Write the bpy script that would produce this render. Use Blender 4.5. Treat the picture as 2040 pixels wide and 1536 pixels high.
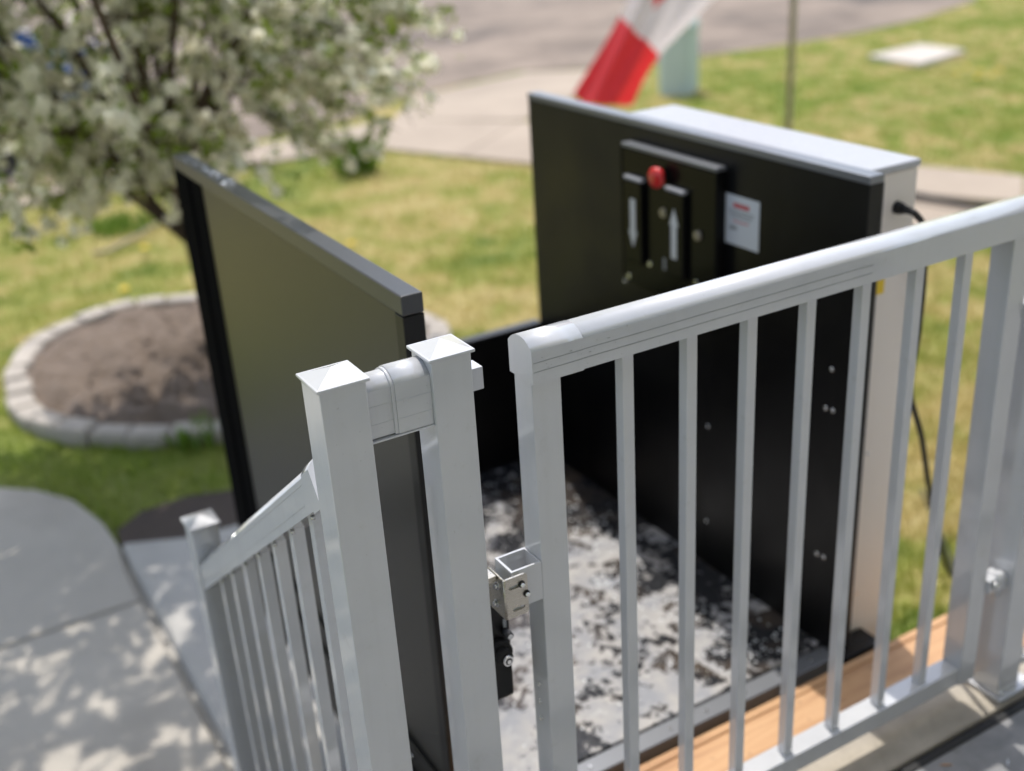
import bpy, bmesh, math, random
import numpy as np
from mathutils import Vector, Matrix

# ------------------------------------------------------------------ camera, sky, sun
scene = bpy.context.scene
for o in list(bpy.data.objects): bpy.data.objects.remove(o)
COL = scene.collection
CAM = Vector((0.0, 0.0, 1.62))
FPX = 2295.74
RIGHT = Vector((0.8592142945517013, -0.5083341008411211, -0.057855319202915916))
DOWN = Vector((-0.2560219917740021, -0.3293027497103286, -0.908852264540992))
FWD = Vector((0.442948682993973, 0.7957110913863559, -0.41308633877028567))
cd = bpy.data.cameras.new('camera'); cam = bpy.data.objects.new('camera', cd); COL.objects.link(cam)
m3 = Matrix((RIGHT, -DOWN, -FWD)).transposed()
cam.matrix_world = Matrix.Translation(CAM) @ m3.to_4x4()
cd.sensor_fit = 'HORIZONTAL'; cd.sensor_width = 36.0; cd.lens = FPX / 2040 * 36.0
cd.clip_start = 0.05; cd.clip_end = 600
cd.dof.use_dof = True; cd.dof.focus_distance = 1.46; cd.dof.aperture_fstop = 2.25
cd.dof.aperture_blades = 0
scene.camera = cam

SUN = Vector((0.115, 0.43, 1.0)).normalized()
elev = math.asin(SUN.z); azim = math.atan2(SUN.x, SUN.y)
world = bpy.data.worlds.new('World'); scene.world = world; world.use_nodes = True
wn = world.node_tree.nodes; wl = world.node_tree.links
bg = wn.get('Background') or wn.new('ShaderNodeBackground')
sky = wn.new('ShaderNodeTexSky'); sky.sky_type = 'NISHITA'; sky.sun_disc = False
sky.sun_elevation = elev; sky.sun_rotation = azim; sky.altitude = 700; sky.air_density = 1.0; sky.dust_density = 3.0; sky.ozone_density = 0.6
hsv = wn.new('ShaderNodeHueSaturation'); hsv.inputs['Saturation'].default_value = 0.72   # thin high haze
wl.new(sky.outputs[0], hsv.inputs['Color']); wl.new(hsv.outputs[0], bg.inputs[0]); bg.inputs[1].default_value = 0.15
sl = bpy.data.lights.new('sun', 'SUN'); sl.energy = 2.2; sl.angle = math.radians(0.53); sl.color = (1.0, 0.95, 0.87)
so = bpy.data.objects.new('sun', sl); COL.objects.link(so)
so.rotation_euler = SUN.to_track_quat('Z', 'Y').to_euler()
vs = scene.view_settings; vs.view_transform = 'Standard'; vs.look = 'None'; vs.exposure = 0.8; vs.gamma = 1.0
vs.use_curve_mapping = False
scene.cycles.max_bounces = 10; scene.cycles.diffuse_bounces = 5; scene.cycles.transmission_bounces = 6

GZ = -0.6            # ground level; the porch floor is z = 0
rnd = random.Random(7)
nrg = np.random.default_rng(11)

# ------------------------------------------------------------------ helpers
def tag(o, label=None, cat=None, group=None, kind=None):
    if label: o['label'] = label
    if cat: o['category'] = cat
    if group: o['group'] = group
    if kind: o['kind'] = kind
    return o

def thing(name, loc, label, cat, group=None):
    o = bpy.data.objects.new(name, None); COL.objects.link(o)
    o.location = loc; o.empty_display_size = 0.1
    return tag(o, label, cat, group)

def child(o, parent):
    if parent is not None:
        o.parent = parent
        off = Vector((0, 0, 0)); p = parent
        while p is not None:
            off += p.location; p = p.parent
        o.location = o.location - off
    return o

def link_mesh(name, me, mat, parent=None):
    o = bpy.data.objects.new(name, me); COL.objects.link(o)
    if mat is not None:
        if isinstance(mat, (list, tuple)):
            for m in mat: me.materials.append(m)
        elif len(me.materials) == 0: me.materials.append(mat)
    return child(o, parent)

class MB:
    """collects shapes in one bmesh, in world coordinates; build() recentres nothing"""
    def __init__(s): s.bm = bmesh.new()
    def merge(s, tmp):
        me = bpy.data.meshes.new('tmp'); tmp.to_mesh(me); tmp.free(); s.bm.from_mesh(me); bpy.data.meshes.remove(me)
    def box(s, x0, x1, y0, y1, z0, z1, bev=0.0, seg=2):
        t = bmesh.new()
        bmesh.ops.create_cube(t, size=1.0)
        for v in t.verts:
            v.co = Vector(((x0 + x1) / 2 + v.co.x * (x1 - x0), (y0 + y1) / 2 + v.co.y * (y1 - y0), (z0 + z1) / 2 + v.co.z * (z1 - z0)))
        if bev: bmesh.ops.bevel(t, geom=t.edges[:], offset=bev, segments=seg, profile=0.5, affect='EDGES')
        s.merge(t); return s
    def cyl(s, p0, p1, r0, r1=None, n=16, cap=True, bev=0.0):
        p0 = Vector(p0); p1 = Vector(p1); r1 = r0 if r1 is None else r1
        q = (p1 - p0).to_track_quat('Z', 'Y').to_matrix()
        a = [s.bm.verts.new(p0 + q @ Vector((r0 * math.cos(2 * math.pi * i / n), r0 * math.sin(2 * math.pi * i / n), 0))) for i in range(n)]
        b = [s.bm.verts.new(p1 + q @ Vector((r1 * math.cos(2 * math.pi * i / n), r1 * math.sin(2 * math.pi * i / n), 0))) for i in range(n)]
        for i in range(n): s.bm.faces.new((a[i], a[(i + 1) % n], b[(i + 1) % n], b[i])).smooth = True
        if cap:
            s.bm.faces.new(a[::-1]); s.bm.faces.new(b)
        return s
    def dome(s, c, d, r, h, n=14, rings=4):
        c = Vector(c); q = Vector(d).to_track_quat('Z', 'Y').to_matrix(); prev = None
        for k in range(rings + 1):
            a = k / rings * math.pi / 2; rr = r * math.cos(a); zz = h * math.sin(a)
            if k == rings: ring = [s.bm.verts.new(c + q @ Vector((0, 0, h)))]
            else: ring = [s.bm.verts.new(c + q @ Vector((rr * math.cos(2 * math.pi * i / n), rr * math.sin(2 * math.pi * i / n), zz))) for i in range(n)]
            if prev:
                for i in range(n):
                    if len(ring) == 1: f = s.bm.faces.new((prev[i], prev[(i + 1) % n], ring[0]))
                    else: f = s.bm.faces.new((prev[i], prev[(i + 1) % n], ring[(i + 1) % n], ring[i]))
                    f.smooth = True
            prev = ring
        return s
    def tube(s, pts, rad, n=10):
        pts = [Vector(p) for p in pts]; rad = rad if isinstance(rad, (list, tuple)) else [rad] * len(pts)
        prev = None
        for i, p in enumerate(pts):
            d = (pts[min(i + 1, len(pts) - 1)] - pts[max(i - 1, 0)]).normalized()
            q = d.to_track_quat('Z', 'Y').to_matrix()
            ring = [s.bm.verts.new(p + q @ Vector((rad[i] * math.cos(2 * math.pi * k / n), rad[i] * math.sin(2 * math.pi * k / n), 0))) for k in range(n)]
            if prev:
                # match the closest start vertex to avoid twisting
                j = min(range(n), key=lambda k: (ring[k].co - prev[0].co).length)
                ring = ring[j:] + ring[:j]
                for k in range(n): s.bm.faces.new((prev[k], prev[(k + 1) % n], ring[(k + 1) % n], ring[k])).smooth = True
            else: s.bm.faces.new(ring[::-1])
            prev = ring
        s.bm.faces.new(prev); return s
    def prism(s, poly, z0, z1, bev=0.0):
        t = bmesh.new()
        a = [t.verts.new((p[0], p[1], z0)) for p in poly]; b = [t.verts.new((p[0], p[1], z1)) for p in poly]
        n = len(poly)
        top = t.faces.new(b); t.faces.new(a[::-1])
        for i in range(n): t.faces.new((a[i], a[(i + 1) % n], b[(i + 1) % n], b[i]))
        bmesh.ops.recalc_face_normals(t, faces=t.faces[:])
        if bev: bmesh.ops.bevel(t, geom=list(top.edges), offset=bev, segments=2, profile=0.5, affect='EDGES')
        s.merge(t); return s
    def loft(s, A, B, cap=True, smooth_from=None):
        a = [s.bm.verts.new(p) for p in A]; b = [s.bm.verts.new(p) for p in B]; n = len(a)
        fs = []
        for i in range(n): fs.append(s.bm.faces.new((a[i], a[(i + 1) % n], b[(i + 1) % n], b[i])))
        if cap: fs.append(s.bm.faces.new(a[::-1])); fs.append(s.bm.faces.new(b))
        if smooth_from:
            for i in range(*smooth_from): fs[i].smooth = True
        bmesh.ops.recalc_face_normals(s.bm, faces=fs); return s
    def build(s, name, mat, parent=None):
        me = bpy.data.meshes.new(name); s.bm.to_mesh(me); s.bm.free()
        return link_mesh(name, me, mat, parent)

def np_mesh(name, V, F, mat, parent=None, smooth=False):
    """V (n,3), F (m,k): all faces with k corners"""
    me = bpy.data.meshes.new(name); V = np.asarray(V, np.float32); F = np.asarray(F, np.int32)
    me.vertices.add(len(V)); me.vertices.foreach_set('co', V.ravel())
    k = F.shape[1]; me.loops.add(F.size); me.loops.foreach_set('vertex_index', F.ravel())
    me.polygons.add(len(F)); me.polygons.foreach_set('loop_start', np.arange(0, F.size, k, dtype=np.int32))
    me.update(calc_edges=True)
    return link_mesh(name, me, mat, parent)

def at_ground(px, py, z=GZ):
    d = RIGHT * ((px - 1020) / FPX) + DOWN * ((py - 768) / FPX) + FWD
    t = (z - CAM.z) / d.z
    return CAM + d * t
def at_depth(px, py, t):
    return CAM + (RIGHT * ((px - 1020) / FPX) + DOWN * ((py - 768) / FPX) + FWD) * t

# ------------------------------------------------------------------ materials
def mat(name, base=(.5, .5, .5), rough=.5, metal=0.0, spec=.5, coat=0.0):
    m = bpy.data.materials.new(name); m.use_nodes = True
    b = m.node_tree.nodes['Principled BSDF']
    b.inputs['Base Color'].default_value = (*base, 1); b.inputs['Roughness'].default_value = rough
    b.inputs['Metallic'].default_value = metal; b.inputs['Specular IOR Level'].default_value = spec
    b.inputs['Coat Weight'].default_value = coat
    return m
class NT:
    def __init__(s, m): s.t = m.node_tree; s.n = s.t.nodes; s.l = s.t.links; s.b = s.n['Principled BSDF']; s.co = None
    def coord(s, which='Object'):
        if s.co is None: s.co = s.n.new('ShaderNodeTexCoord')
        return s.co.outputs[which]
    def noise(s, scale, detail=4, rough=.5, vec=None, dist=0.0, stretch=None):
        n = s.n.new('ShaderNodeTexNoise'); n.inputs['Scale'].default_value = scale; n.inputs['Detail'].default_value = detail
        n.inputs['Roughness'].default_value = rough; n.inputs['Distortion'].default_value = dist
        v = vec or s.coord()
        if stretch:
            mp = s.n.new('ShaderNodeMapping'); mp.inputs['Scale'].default_value = stretch; s.l.new(v, mp.inputs[0]); v = mp.outputs[0]
        s.l.new(v, n.inputs['Vector']); return n.outputs['Fac']
    def voro(s, scale, feature='F1', vec=None):
        n = s.n.new('ShaderNodeTexVoronoi'); n.inputs['Scale'].default_value = scale; n.feature = feature
        s.l.new(vec or s.coord(), n.inputs['Vector']); return n.outputs
    def ramp(s, fac, stops):
        r = s.n.new('ShaderNodeValToRGB'); e = r.color_ramp.elements
        while len(e) < len(stops): e.new(0.5)
        for i, (p, c) in enumerate(stops):
            e[i].position = p; c = c if isinstance(c, (tuple, list)) else (c, c, c); e[i].color = (*c[:3], 1)
        s.l.new(fac, r.inputs[0]); return r.outputs[0]
    def mix(s, fac, a, b, mode='MIX'):
        m = s.n.new('ShaderNodeMix'); m.data_type = 'RGBA'; m.blend_type = mode
        for sock, v in ((m.inputs[0], fac), (m.inputs[6], a), (m.inputs[7], b)):
            if hasattr(v, 'is_linked') or isinstance(v, bpy.types.NodeSocket): s.l.new(v, sock)
            elif isinstance(v, (int, float)): sock.default_value = v if sock == m.inputs[0] else (v, v, v, 1)
            else: sock.default_value = (*v[:3], 1)
        return m.outputs[2]
    def math(s, op, a, b=None):
        m = s.n.new('ShaderNodeMath'); m.operation = op
        for i, v in enumerate((a, b)):
            if v is None: continue
            if isinstance(v, (int, float)): m.inputs[i].default_value = v
            else: s.l.new(v, m.inputs[i])
        return m.outputs[0]
    def bump(s, h, strength=.3, dist=.002):
        b = s.n.new('ShaderNodeBump'); b.inputs['Strength'].default_value = strength; b.inputs['Distance'].default_value = dist
        s.l.new(h, b.inputs['Height']); s.l.new(b.outputs[0], s.b.inputs['Normal']); return b
    def color(s, c): s.l.new(c, s.b.inputs['Base Color'])
    def rough(s, c): s.l.new(c, s.b.inputs['Roughness'])

def m_white():
    m = mat('white_powder_coat', (.62, .63, .64), .10, .14, .6); t = NT(m)
    n1 = t.noise(9, 5, .6); n2 = t.noise(70, 3, .5)
    c = t.mix(t.ramp(n1, [(.35, 0), (.75, 1)]), (.59, .605, .64), (.635, .645, .675))
    d = t.noise(240, 2, .5); sp = t.ramp(d, [(.73, 0), (.76, 1)])
    c = t.mix(t.math('MULTIPLY', sp, .35), c, (.25, .24, .22)); t.color(c)
    st = t.noise(60, 4, .6, stretch=(1, 1, .05)); c = t.mix(t.math('MULTIPLY', t.ramp(st, [(.52, 0), (.75, 1)]), .09), c, (.40, .39, .37))
    gr = t.noise(22, 6, .7); c = t.mix(t.math('MULTIPLY', t.ramp(gr, [(.60, 0), (.74, 1)]), .25), c, (.38, .36, .33)); t.color(c)
    t.rough(t.ramp(t.math('ADD', t.math('MULTIPLY', n1, .6), t.math('MULTIPLY', gr, .4)), [(.35, .045), (.7, .17)])); t.bump(t.noise(180, 3), .02, .0005); return m
def m_black():
    m = mat('black_powder_coat', (.0045, .0045, .005), .42, 0, .32); t = NT(m)
    t.bump(t.noise(900, 2, .6), .12, .0004); t.rough(t.ramp(t.noise(6, 4), [(.3, .30), (.7, .46)]))
    du = t.noise(7, 6, .7, stretch=(1, 1, .35)); t.color(t.mix(t.math('MULTIPLY', t.ramp(du, [(.5, 0), (.75, 1)]), .5), (.0035, .0035, .004), (.016, .0155, .015))); return m
def m_panel():
    m = mat('charcoal_textured_paint', (.075, .073, .066), .33); t = NT(m)
    sp = t.noise(1100, 2, .7)
    t.color(t.ramp(sp, [(.35, (.024, .0235, .022)), (.7, (.075, .073, .068))]))
    t.bump(sp, .35, .0006); t.b.inputs['Metallic'].default_value = .5; return m
def m_trim():
    m = mat('dark_grey_trim', (.045, .047, .054), .30); t = NT(m)
    t.bump(t.noise(900, 2, .6), .35, .0006); return m
def m_tower():
    m = mat('bounce_lit_enamel', (.80, .74, .69), .42); t = NT(m)  # raised warm tone stands in for light bounced off the wood
    t.color(t.mix(t.noise(5, 4, .6, stretch=(1, 1, .2)), (.70, .645, .60), (.77, .715, .67))); t.bump(t.noise(700, 2), .15, .0005); return m
def m_lid():
    m = mat('speckled_grey_lid', (.5, .51, .53), .4); t = NT(m); n = t.noise(420, 3, .7)
    t.color(t.ramp(n, [(.38, (.30, .31, .34)), (.62, (.54, .55, .585))])); t.bump(n, .2, .0006); return m
def m_steel():
    m = mat('brushed_steel', (.52, .49, .43), .3, 1.0); t = NT(m)
    t.color(t.mix(t.noise(40, 4, .6), (.46, .43, .37), (.62, .59, .53))); t.rough(t.ramp(t.noise(120, 3, stretch=(1, 1, 8)), [(.3, .22), (.7, .4)])); return m
def m_floor():
    m = mat('wet_platform_floor', (.4, .4, .4), .5); t = NT(m)
    a = t.noise(4.6, 8, .68, dist=.5); b = t.noise(26, 4, .6); c2 = t.noise(11, 5, .65)
    dry = t.mix(t.ramp(c2, [(.38, 0), (.62, 1)]), (.25, .26, .29), (.38, .365, .355))
    dry = t.mix(t.ramp(b, [(.55, 0), (.72, .6)]), dry, (.47, .465, .47))
    brown = t.mix(t.ramp(t.noise(7, 4, .6), [(.48, 0), (.66, 1)]), (.028, .029, .033), (.085, .066, .052))
    e = t.math('ADD', t.math('MULTIPLY', a, .62), t.math('MULTIPLY', t.noise(44, 6, .7), .38))
    sx = t.n.new('ShaderNodeSeparateXYZ'); t.l.new(t.coord(), sx.inputs[0])
    def mr(v, a0, a1):
        m_ = t.n.new('ShaderNodeMapRange'); m_.inputs[1].default_value = a0; m_.inputs[2].default_value = a1; t.l.new(v, m_.inputs[0]); return m_.outputs[0]
    edge_bias = t.math('ADD', t.math('MULTIPLY', mr(sx.outputs[0], 1.30, 1.50), .055), t.math('MULTIPLY', mr(sx.outputs[1], 2.05, 2.45), .05))  # shifts the mask: dark patches denser towards the right and far end
    e = t.math('SUBTRACT', e, edge_bias)
    wet = t.ramp(e, [(.472, 1), (.487, 0)])
    t.color(t.mix(wet, dry, brown))
    t.rough(t.mix(wet, .62, .06))
    dv = t.voro(120); drops = t.ramp(dv['Distance'], [(.0, 1), (.45, 0)])
    t.bump(t.mix(.5, drops, t.noise(60, 5, .7)), .55, .003); return m
def m_wood():
    m = mat('fir_plywood', (.5, .3, .16), .6); t = NT(m)
    g = t.noise(14, 6, .65, dist=.8, stretch=(.25, 2.2, 2.2)); k = t.noise(30, 3)
    c = t.ramp(g, [(.3, (.38, .20, .095)), (.52, (.52, .30, .15)), (.75, (.60, .37, .20))])
    c = t.mix(t.ramp(k, [(.66, 0), (.74, .6)]), c, (.14, .08, .045)); t.color(c); t.bump(g, .2, .001); return m
def m_conc(name, lo, hi, dark=(.16, .15, .14), amt=.5, scale=3.0):
    m = mat(name, hi, .85); t = NT(m)
    a = t.noise(scale, 6, .65, dist=.4); g = t.noise(160, 3, .6); s2 = t.noise(scale * .55, 4, .6)
    c = t.mix(t.ramp(a, [(.35, 0), (.68, 1)]), lo, hi)
    c = t.mix(t.math('MULTIPLY', t.ramp(s2, [(.52, 0), (.72, 1)]), amt), c, dark)
    c = t.mix(t.math('MULTIPLY', g, .22), c, (.12, .115, .11)); t.color(c)
    t.bump(t.mix(.5, g, a), .35, .004); return m
def m_soil(name, lo, hi):
    m = mat(name, hi, .95); t = NT(m)
    a = t.noise(5, 8, .7, dist=.6); g = t.noise(55, 4, .7)
    t.color(t.mix(t.math('ADD', t.math('MULTIPLY', a, .55), t.math('MULTIPLY', g, .45)), lo, hi)); t.bump(t.mix(.5, a, g), 1.0, .03); return m
def grass_cols(t, vec=None):
    a = t.noise(.55, 5, .62, vec, .6); b = t.noise(3.3, 5, .65, vec, .3); g = t.noise(26, 3, .6, vec)
    c = t.ramp(t.math('ADD', t.math('MULTIPLY', a, .55), t.math('MULTIPLY', b, .45)),
               [(.40, (.15, .235, .03)), (.47, (.35, .375, .075)), (.535, (.60, .495, .205)), (.66, (.70, .565, .30))])
    c = t.mix(t.math('MULTIPLY', t.ramp(g, [(.35, 0), (.7, 1)]), .35), c, (.30, .31, .065))
    sx = t.n.new('ShaderNodeSeparateXYZ'); t.l.new(vec or t.coord(), sx.inputs[0])
    def mr(v, a0, a1):
        m_ = t.n.new('ShaderNodeMapRange'); m_.inputs[1].default_value = a0; m_.inputs[2].default_value = a1; t.l.new(v, m_.inputs[0]); return m_.outputs[0]
    near = t.math('MULTIPLY', mr(sx.outputs[1], 6.3, 4.9), mr(sx.outputs[0], 1.9, .9))      # watered strip round the bed
    far = t.math('MULTIPLY', mr(sx.outputs[0], 4.6, 7.5), t.ramp(b, [(.40, 1), (.58, 0)]))
    w = t.math('MINIMUM', t.math('MULTIPLY', t.math('ADD', near, far), .8), .85)
    return t.mix(w, c, t.ramp(g, [(.35, (.15, .25, .025)), (.7, (.33, .42, .06))]))
def m_lawn():
    m = mat('lawn_ground', (.2, .18, .07), .95); t = NT(m); t.color(t.mix(.15, grass_cols(t), (.3, .24, .12))); t.bump(t.noise(45, 5, .7), 1.0, .03); return m
def m_blade():
    m = mat('grass_blades', (.2, .2, .07), .6); t = NT(m); c = grass_cols(t); t.color(c)
    tr = t.n.new('ShaderNodeBsdfTranslucent'); t.l.new(c, tr.inputs[0]); mx = t.n.new('ShaderNodeMixShader'); mx.inputs[0].default_value = .5
    t.l.new(t.b.outputs[0], mx.inputs[1]); t.l.new(tr.outputs[0], mx.inputs[2]); t.l.new(mx.outputs[0], t.n['Material Output'].inputs[0])
    return m
def m_leaf(name, lo, hi, trans=.35):
    m = mat(name, hi, .5); t = NT(m); c = t.mix(t.noise(14, 2, .5), lo, hi); t.color(c)
    tr = t.n.new('ShaderNodeBsdfTranslucent'); t.l.new(c, tr.inputs[0])
    mx = t.n.new('ShaderNodeMixShader'); mx.inputs[0].default_value = trans
    out = t.n['Material Output']; t.l.new(t.b.outputs[0], mx.inputs[1]); t.l.new(tr.outputs[0], mx.inputs[2]); t.l.new(mx.outputs[0], out.inputs[0])
    return m
def m_bark():
    m = mat('bark', (.09, .065, .045), .9); t = NT(m)
    a = t.noise(30, 6, .7, stretch=(1, 1, .25)); t.color(t.mix(a, (.045, .03, .02), (.14, .10, .07))); t.bump(a, .8, .01); return m

WHITE = m_white(); BLACK = m_black(); PANEL = m_panel(); TRIM = m_trim(); TOWER = m_tower(); STEEL = m_steel(); LIDM = m_lid(); FLOOR = m_floor(); WOOD = m_wood()
ZINC = mat('zinc_bolt', (.66, .67, .68), .25, 1.0)
DULLSTEEL = mat('dull_steel', (.38, .36, .33), .4, .9)
CHROME = mat('chrome', (.85, .85, .85), .12, 1.0)
GLOSSBLACK = mat('gloss_black_acrylic', (.006, .006, .006), .22, 0, .12)
MATTEBLACK = mat('matte_black_channel', (.003, .003, .004), .9, 0, .03)
SILLM = mat('grey_sill_metal', (.20, .21, .23), .35, .4)
RUBBER = mat('black_rubber', (.012, .012, .013), .7)
RED = mat('red_button_plastic', (.62, .02, .02), .25, 0, .5, .4)
PAPER = mat('sticker_white', (.62, .66, .70), .45); PRINTRED = mat('print_red', (.55, .12, .13), .5); PRINTGREY = mat('print_grey', (.30, .32, .33), .5)
ARROW = mat('arrow_white_print', (.72, .75, .78), .4)
YELLOW = mat('yellow_sticker', (.75, .52, .02), .5)
CONC = m_conc('walkway_concrete', (.47, .43, .375), (.57, .525, .46), (.25, .215, .18), .8, 1.3)
SLABM = m_conc('base_slab_concrete', (.44, .42, .395), (.54, .52, .49), (.33, .31, .285), .4, 2.2)
SIDEW = m_conc('sidewalk_concrete', (.36, .29, .222), (.445, .362, .28), (.265, .213, .162), .4, 1.2)
PORCHM = m_conc('porch_concrete', (.38, .34, .28), (.52, .47, .40), (.24, .22, .20), .5, 9)
DECKM = m_conc('porch_deck_membrane', (.20, .205, .215), (.30, .30, .31), (.10, .09, .08), .6, 14)
ROADM = m_conc('gravelly_asphalt', (.15, .11, .08), (.33, .255, .195), (.06, .045, .035), 1.0, .9)  # dark blotches double as gravel mottling and tree shade
PALECONC = m_conc('pale_concrete', (.54, .48, .42), (.64, .575, .50), (.45, .40, .35), .3, 2)
STONE = m_conc('edging_stone', (.40, .36, .32), (.53, .475, .42), (.27, .235, .20), .45, 7)
SOIL = m_soil('bed_soil', (.09, .066, .05), (.30, .235, .19)); MULCH = m_soil('dark_mulch', (.022, .016, .013), (.15, .11, .088))
LAWN = m_lawn(); BLADE = m_blade(); BARK = m_bark()
LEAF = m_leaf('crabapple_leaf', (.14, .21, .02), (.34, .43, .07), .62); PETAL = m_leaf('white_blossom', (.92, .90, .77), (.96, .94, .86), .74)
GREENBOX = mat('pale_green_enamel', (.50, .60, .56), .5)
POLEM = mat('flagpole_aluminium', (.35, .34, .32), .4, .6)
CARBLUE = mat('blue_car_paint', (.03, .10, .36), .25, .2, .5, .8); GLASS = mat('tinted_car_glass', (.05, .07, .08), .05, 0, .8); TYRE = mat('tyre_rubber', (.015, .015, .016), .8); RIM = mat('alloy_rim', (.5, .5, .52), .3, 1.0)
def m_flag(name, c):
    m = m_leaf(name, tuple(v * .93 for v in c), c, .72); return m
FRED = m_flag('flag_red_nylon', (.85, .14, .16)); FWHITE = m_flag('flag_white_nylon', (.86, .82, .82))

# ------------------------------------------------------------------ ground and paving
def sheet(name, poly, z, m, kind='structure'):
    b = MB(); vs_ = [b.bm.verts.new((p[0], p[1], z)) for p in poly]; f = b.bm.faces.new(vs_); bmesh.ops.recalc_face_normals(b.bm, faces=[f])
    if f.normal.z < 0: f.normal_flip()
    o = b.build(name, m); o['kind'] = kind; return o
lawn = sheet('lawn', [(-200, -200), (250, -200), (250, 250), (-200, 250)], GZ, LAWN)

WALK = [(-4.0, 2.25), (0.455, 2.25), (.458, 3.0), (.462, 3.7), (.48, 3.88), (.47, 4.09), (.41, 4.35), (.30, 4.53), (.17, 4.65), (-.1, 4.78), (-.6, 4.86), (-4.0, 4.9)]
# the walkway is two poured slabs with a tooled joint
wk = tag(thing('walkway', (-1, 3.4, GZ), None, None), kind='structure')
b = MB(); b.prism([(-4.0, 2.25), (0.455, 2.25), (.459, 3.475), (-4.0, 3.475)], GZ - .03, GZ + .035, .008); b.build('slab', CONC, wk)
b = MB(); b.prism([(-4.0, 3.487), (.459, 3.487)] + WALK[3:], GZ - .03, GZ + .035, .008); b.build('slab', CONC, wk)
b = MB(); b.prism([(.478, 1.30), (1.80, 1.30), (1.80, 3.66), (.72, 3.76), (.488, 3.87)], GZ - .03, GZ + .06, .03); b.prism([(.4595, 1.30), (.4775, 1.30), (.487, 3.87), (.478, 3.90), (.4635, 3.7)], GZ - .03, GZ + .012); bs = b.build('lift_base_slab', SLABM); bs['kind'] = 'structure'

# mulch strip between slab and lawn
MUL = [(.49, 3.89), (.50, 4.03), (.62, 4.12), (.8, 4.13), (1.0, 4.06), (1.4, 4.0), (2.0, 3.9), (2.25, 3.6), (2.38, 3.0), (2.30, 2.3), (2.32, 1.95), (2.22, 1.6), (2.25, 1.25), (1.79, 1.25), (1.79, 3.64), (.7, 3.74)]
b = MB(); b.prism(MUL, GZ - .05, GZ + .018); mu = b.build('mulch_strip', MULCH); mu['kind'] = 'structure'

# sidewalk, each slab a piece
LOW = [(-7.5, 9.1), (-6.0, 9.25), (-4.5, 9.3), (-3, 9.34), (-1.5, 9.37), (0, 9.38), (1.3, 9.42), (2.7, 9.46), (3.9, 9.40), (4.35, 8.45), (4.75, 7.6), (5.35, 6.5), (6.0, 5.45), (6.44, 4.63), (7.0, 3.4), (7.5, 2.2)]
UPP = [(-7.5, 10.0), (-6.0, 10.0), (-4.5, 10.05), (-3, 10.08), (-1.5, 10.08), (0, 10.08), (1.3, 10.1), (2.7, 10.12), (4.6, 10.3), (5.45, 9.3), (5.7, 8.3), (6.05, 7.1), (6.6, 6.0), (7.0, 5.05), (7.6, 3.7), (8.1, 2.4)]
sw = tag(thing('sidewalk', (2, 9.5, GZ), None, None), kind='structure')
for i in range(len(LOW) - 1):
    a, c = Vector(LOW[i]), Vector(LOW[i + 1]); d, e = Vector(UPP[i + 1]), Vector(UPP[i])
    cen = (a + c + d + e) / 4; q = [tuple(cen + (p - cen) * (1 - .012)) for p in (a, c, d, e)]
    b = MB(); b.prism(q, GZ - .05, GZ + .03 + rnd.uniform(-.004, .004), .01); b.build('slab', SIDEW, sw)
b = MB(); b.prism([(4.62, 10.32), (5.50, 9.34), (6.9, 10.2), (7.55, 11.1), (6.9, 11.6), (5.3, 11.25)], GZ - .05, GZ + .02); o = b.build('driveway_apron', SIDEW); o['kind'] = 'structure'
b = MB(); b.prism([(5.4, 4.7), (5.95, 4.55), (6.3, 4.3), (6.4, 4.58), (5.98, 5.4), (5.3, 6.42), (5.0, 6.1)], GZ - .05, GZ + .012); o = b.build('gravel_verge', SIDEW); o['kind'] = 'structure'
ROADP = [(-40, 10.25), (-3, 10.3), (2.6, 10.3), (4.4, 10.75), (5.2, 11.35), (6.9, 11.75), (7.7, 11.15), (8.9, 10.95), (10.2, 10.82), (11.3, 10.8), (12.6, 11.0), (14.6, 11.7), (20, 16), (34, 30), (40, 60), (-40, 60)]
road = sheet('road', ROADP, GZ + .006, ROADM)
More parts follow.
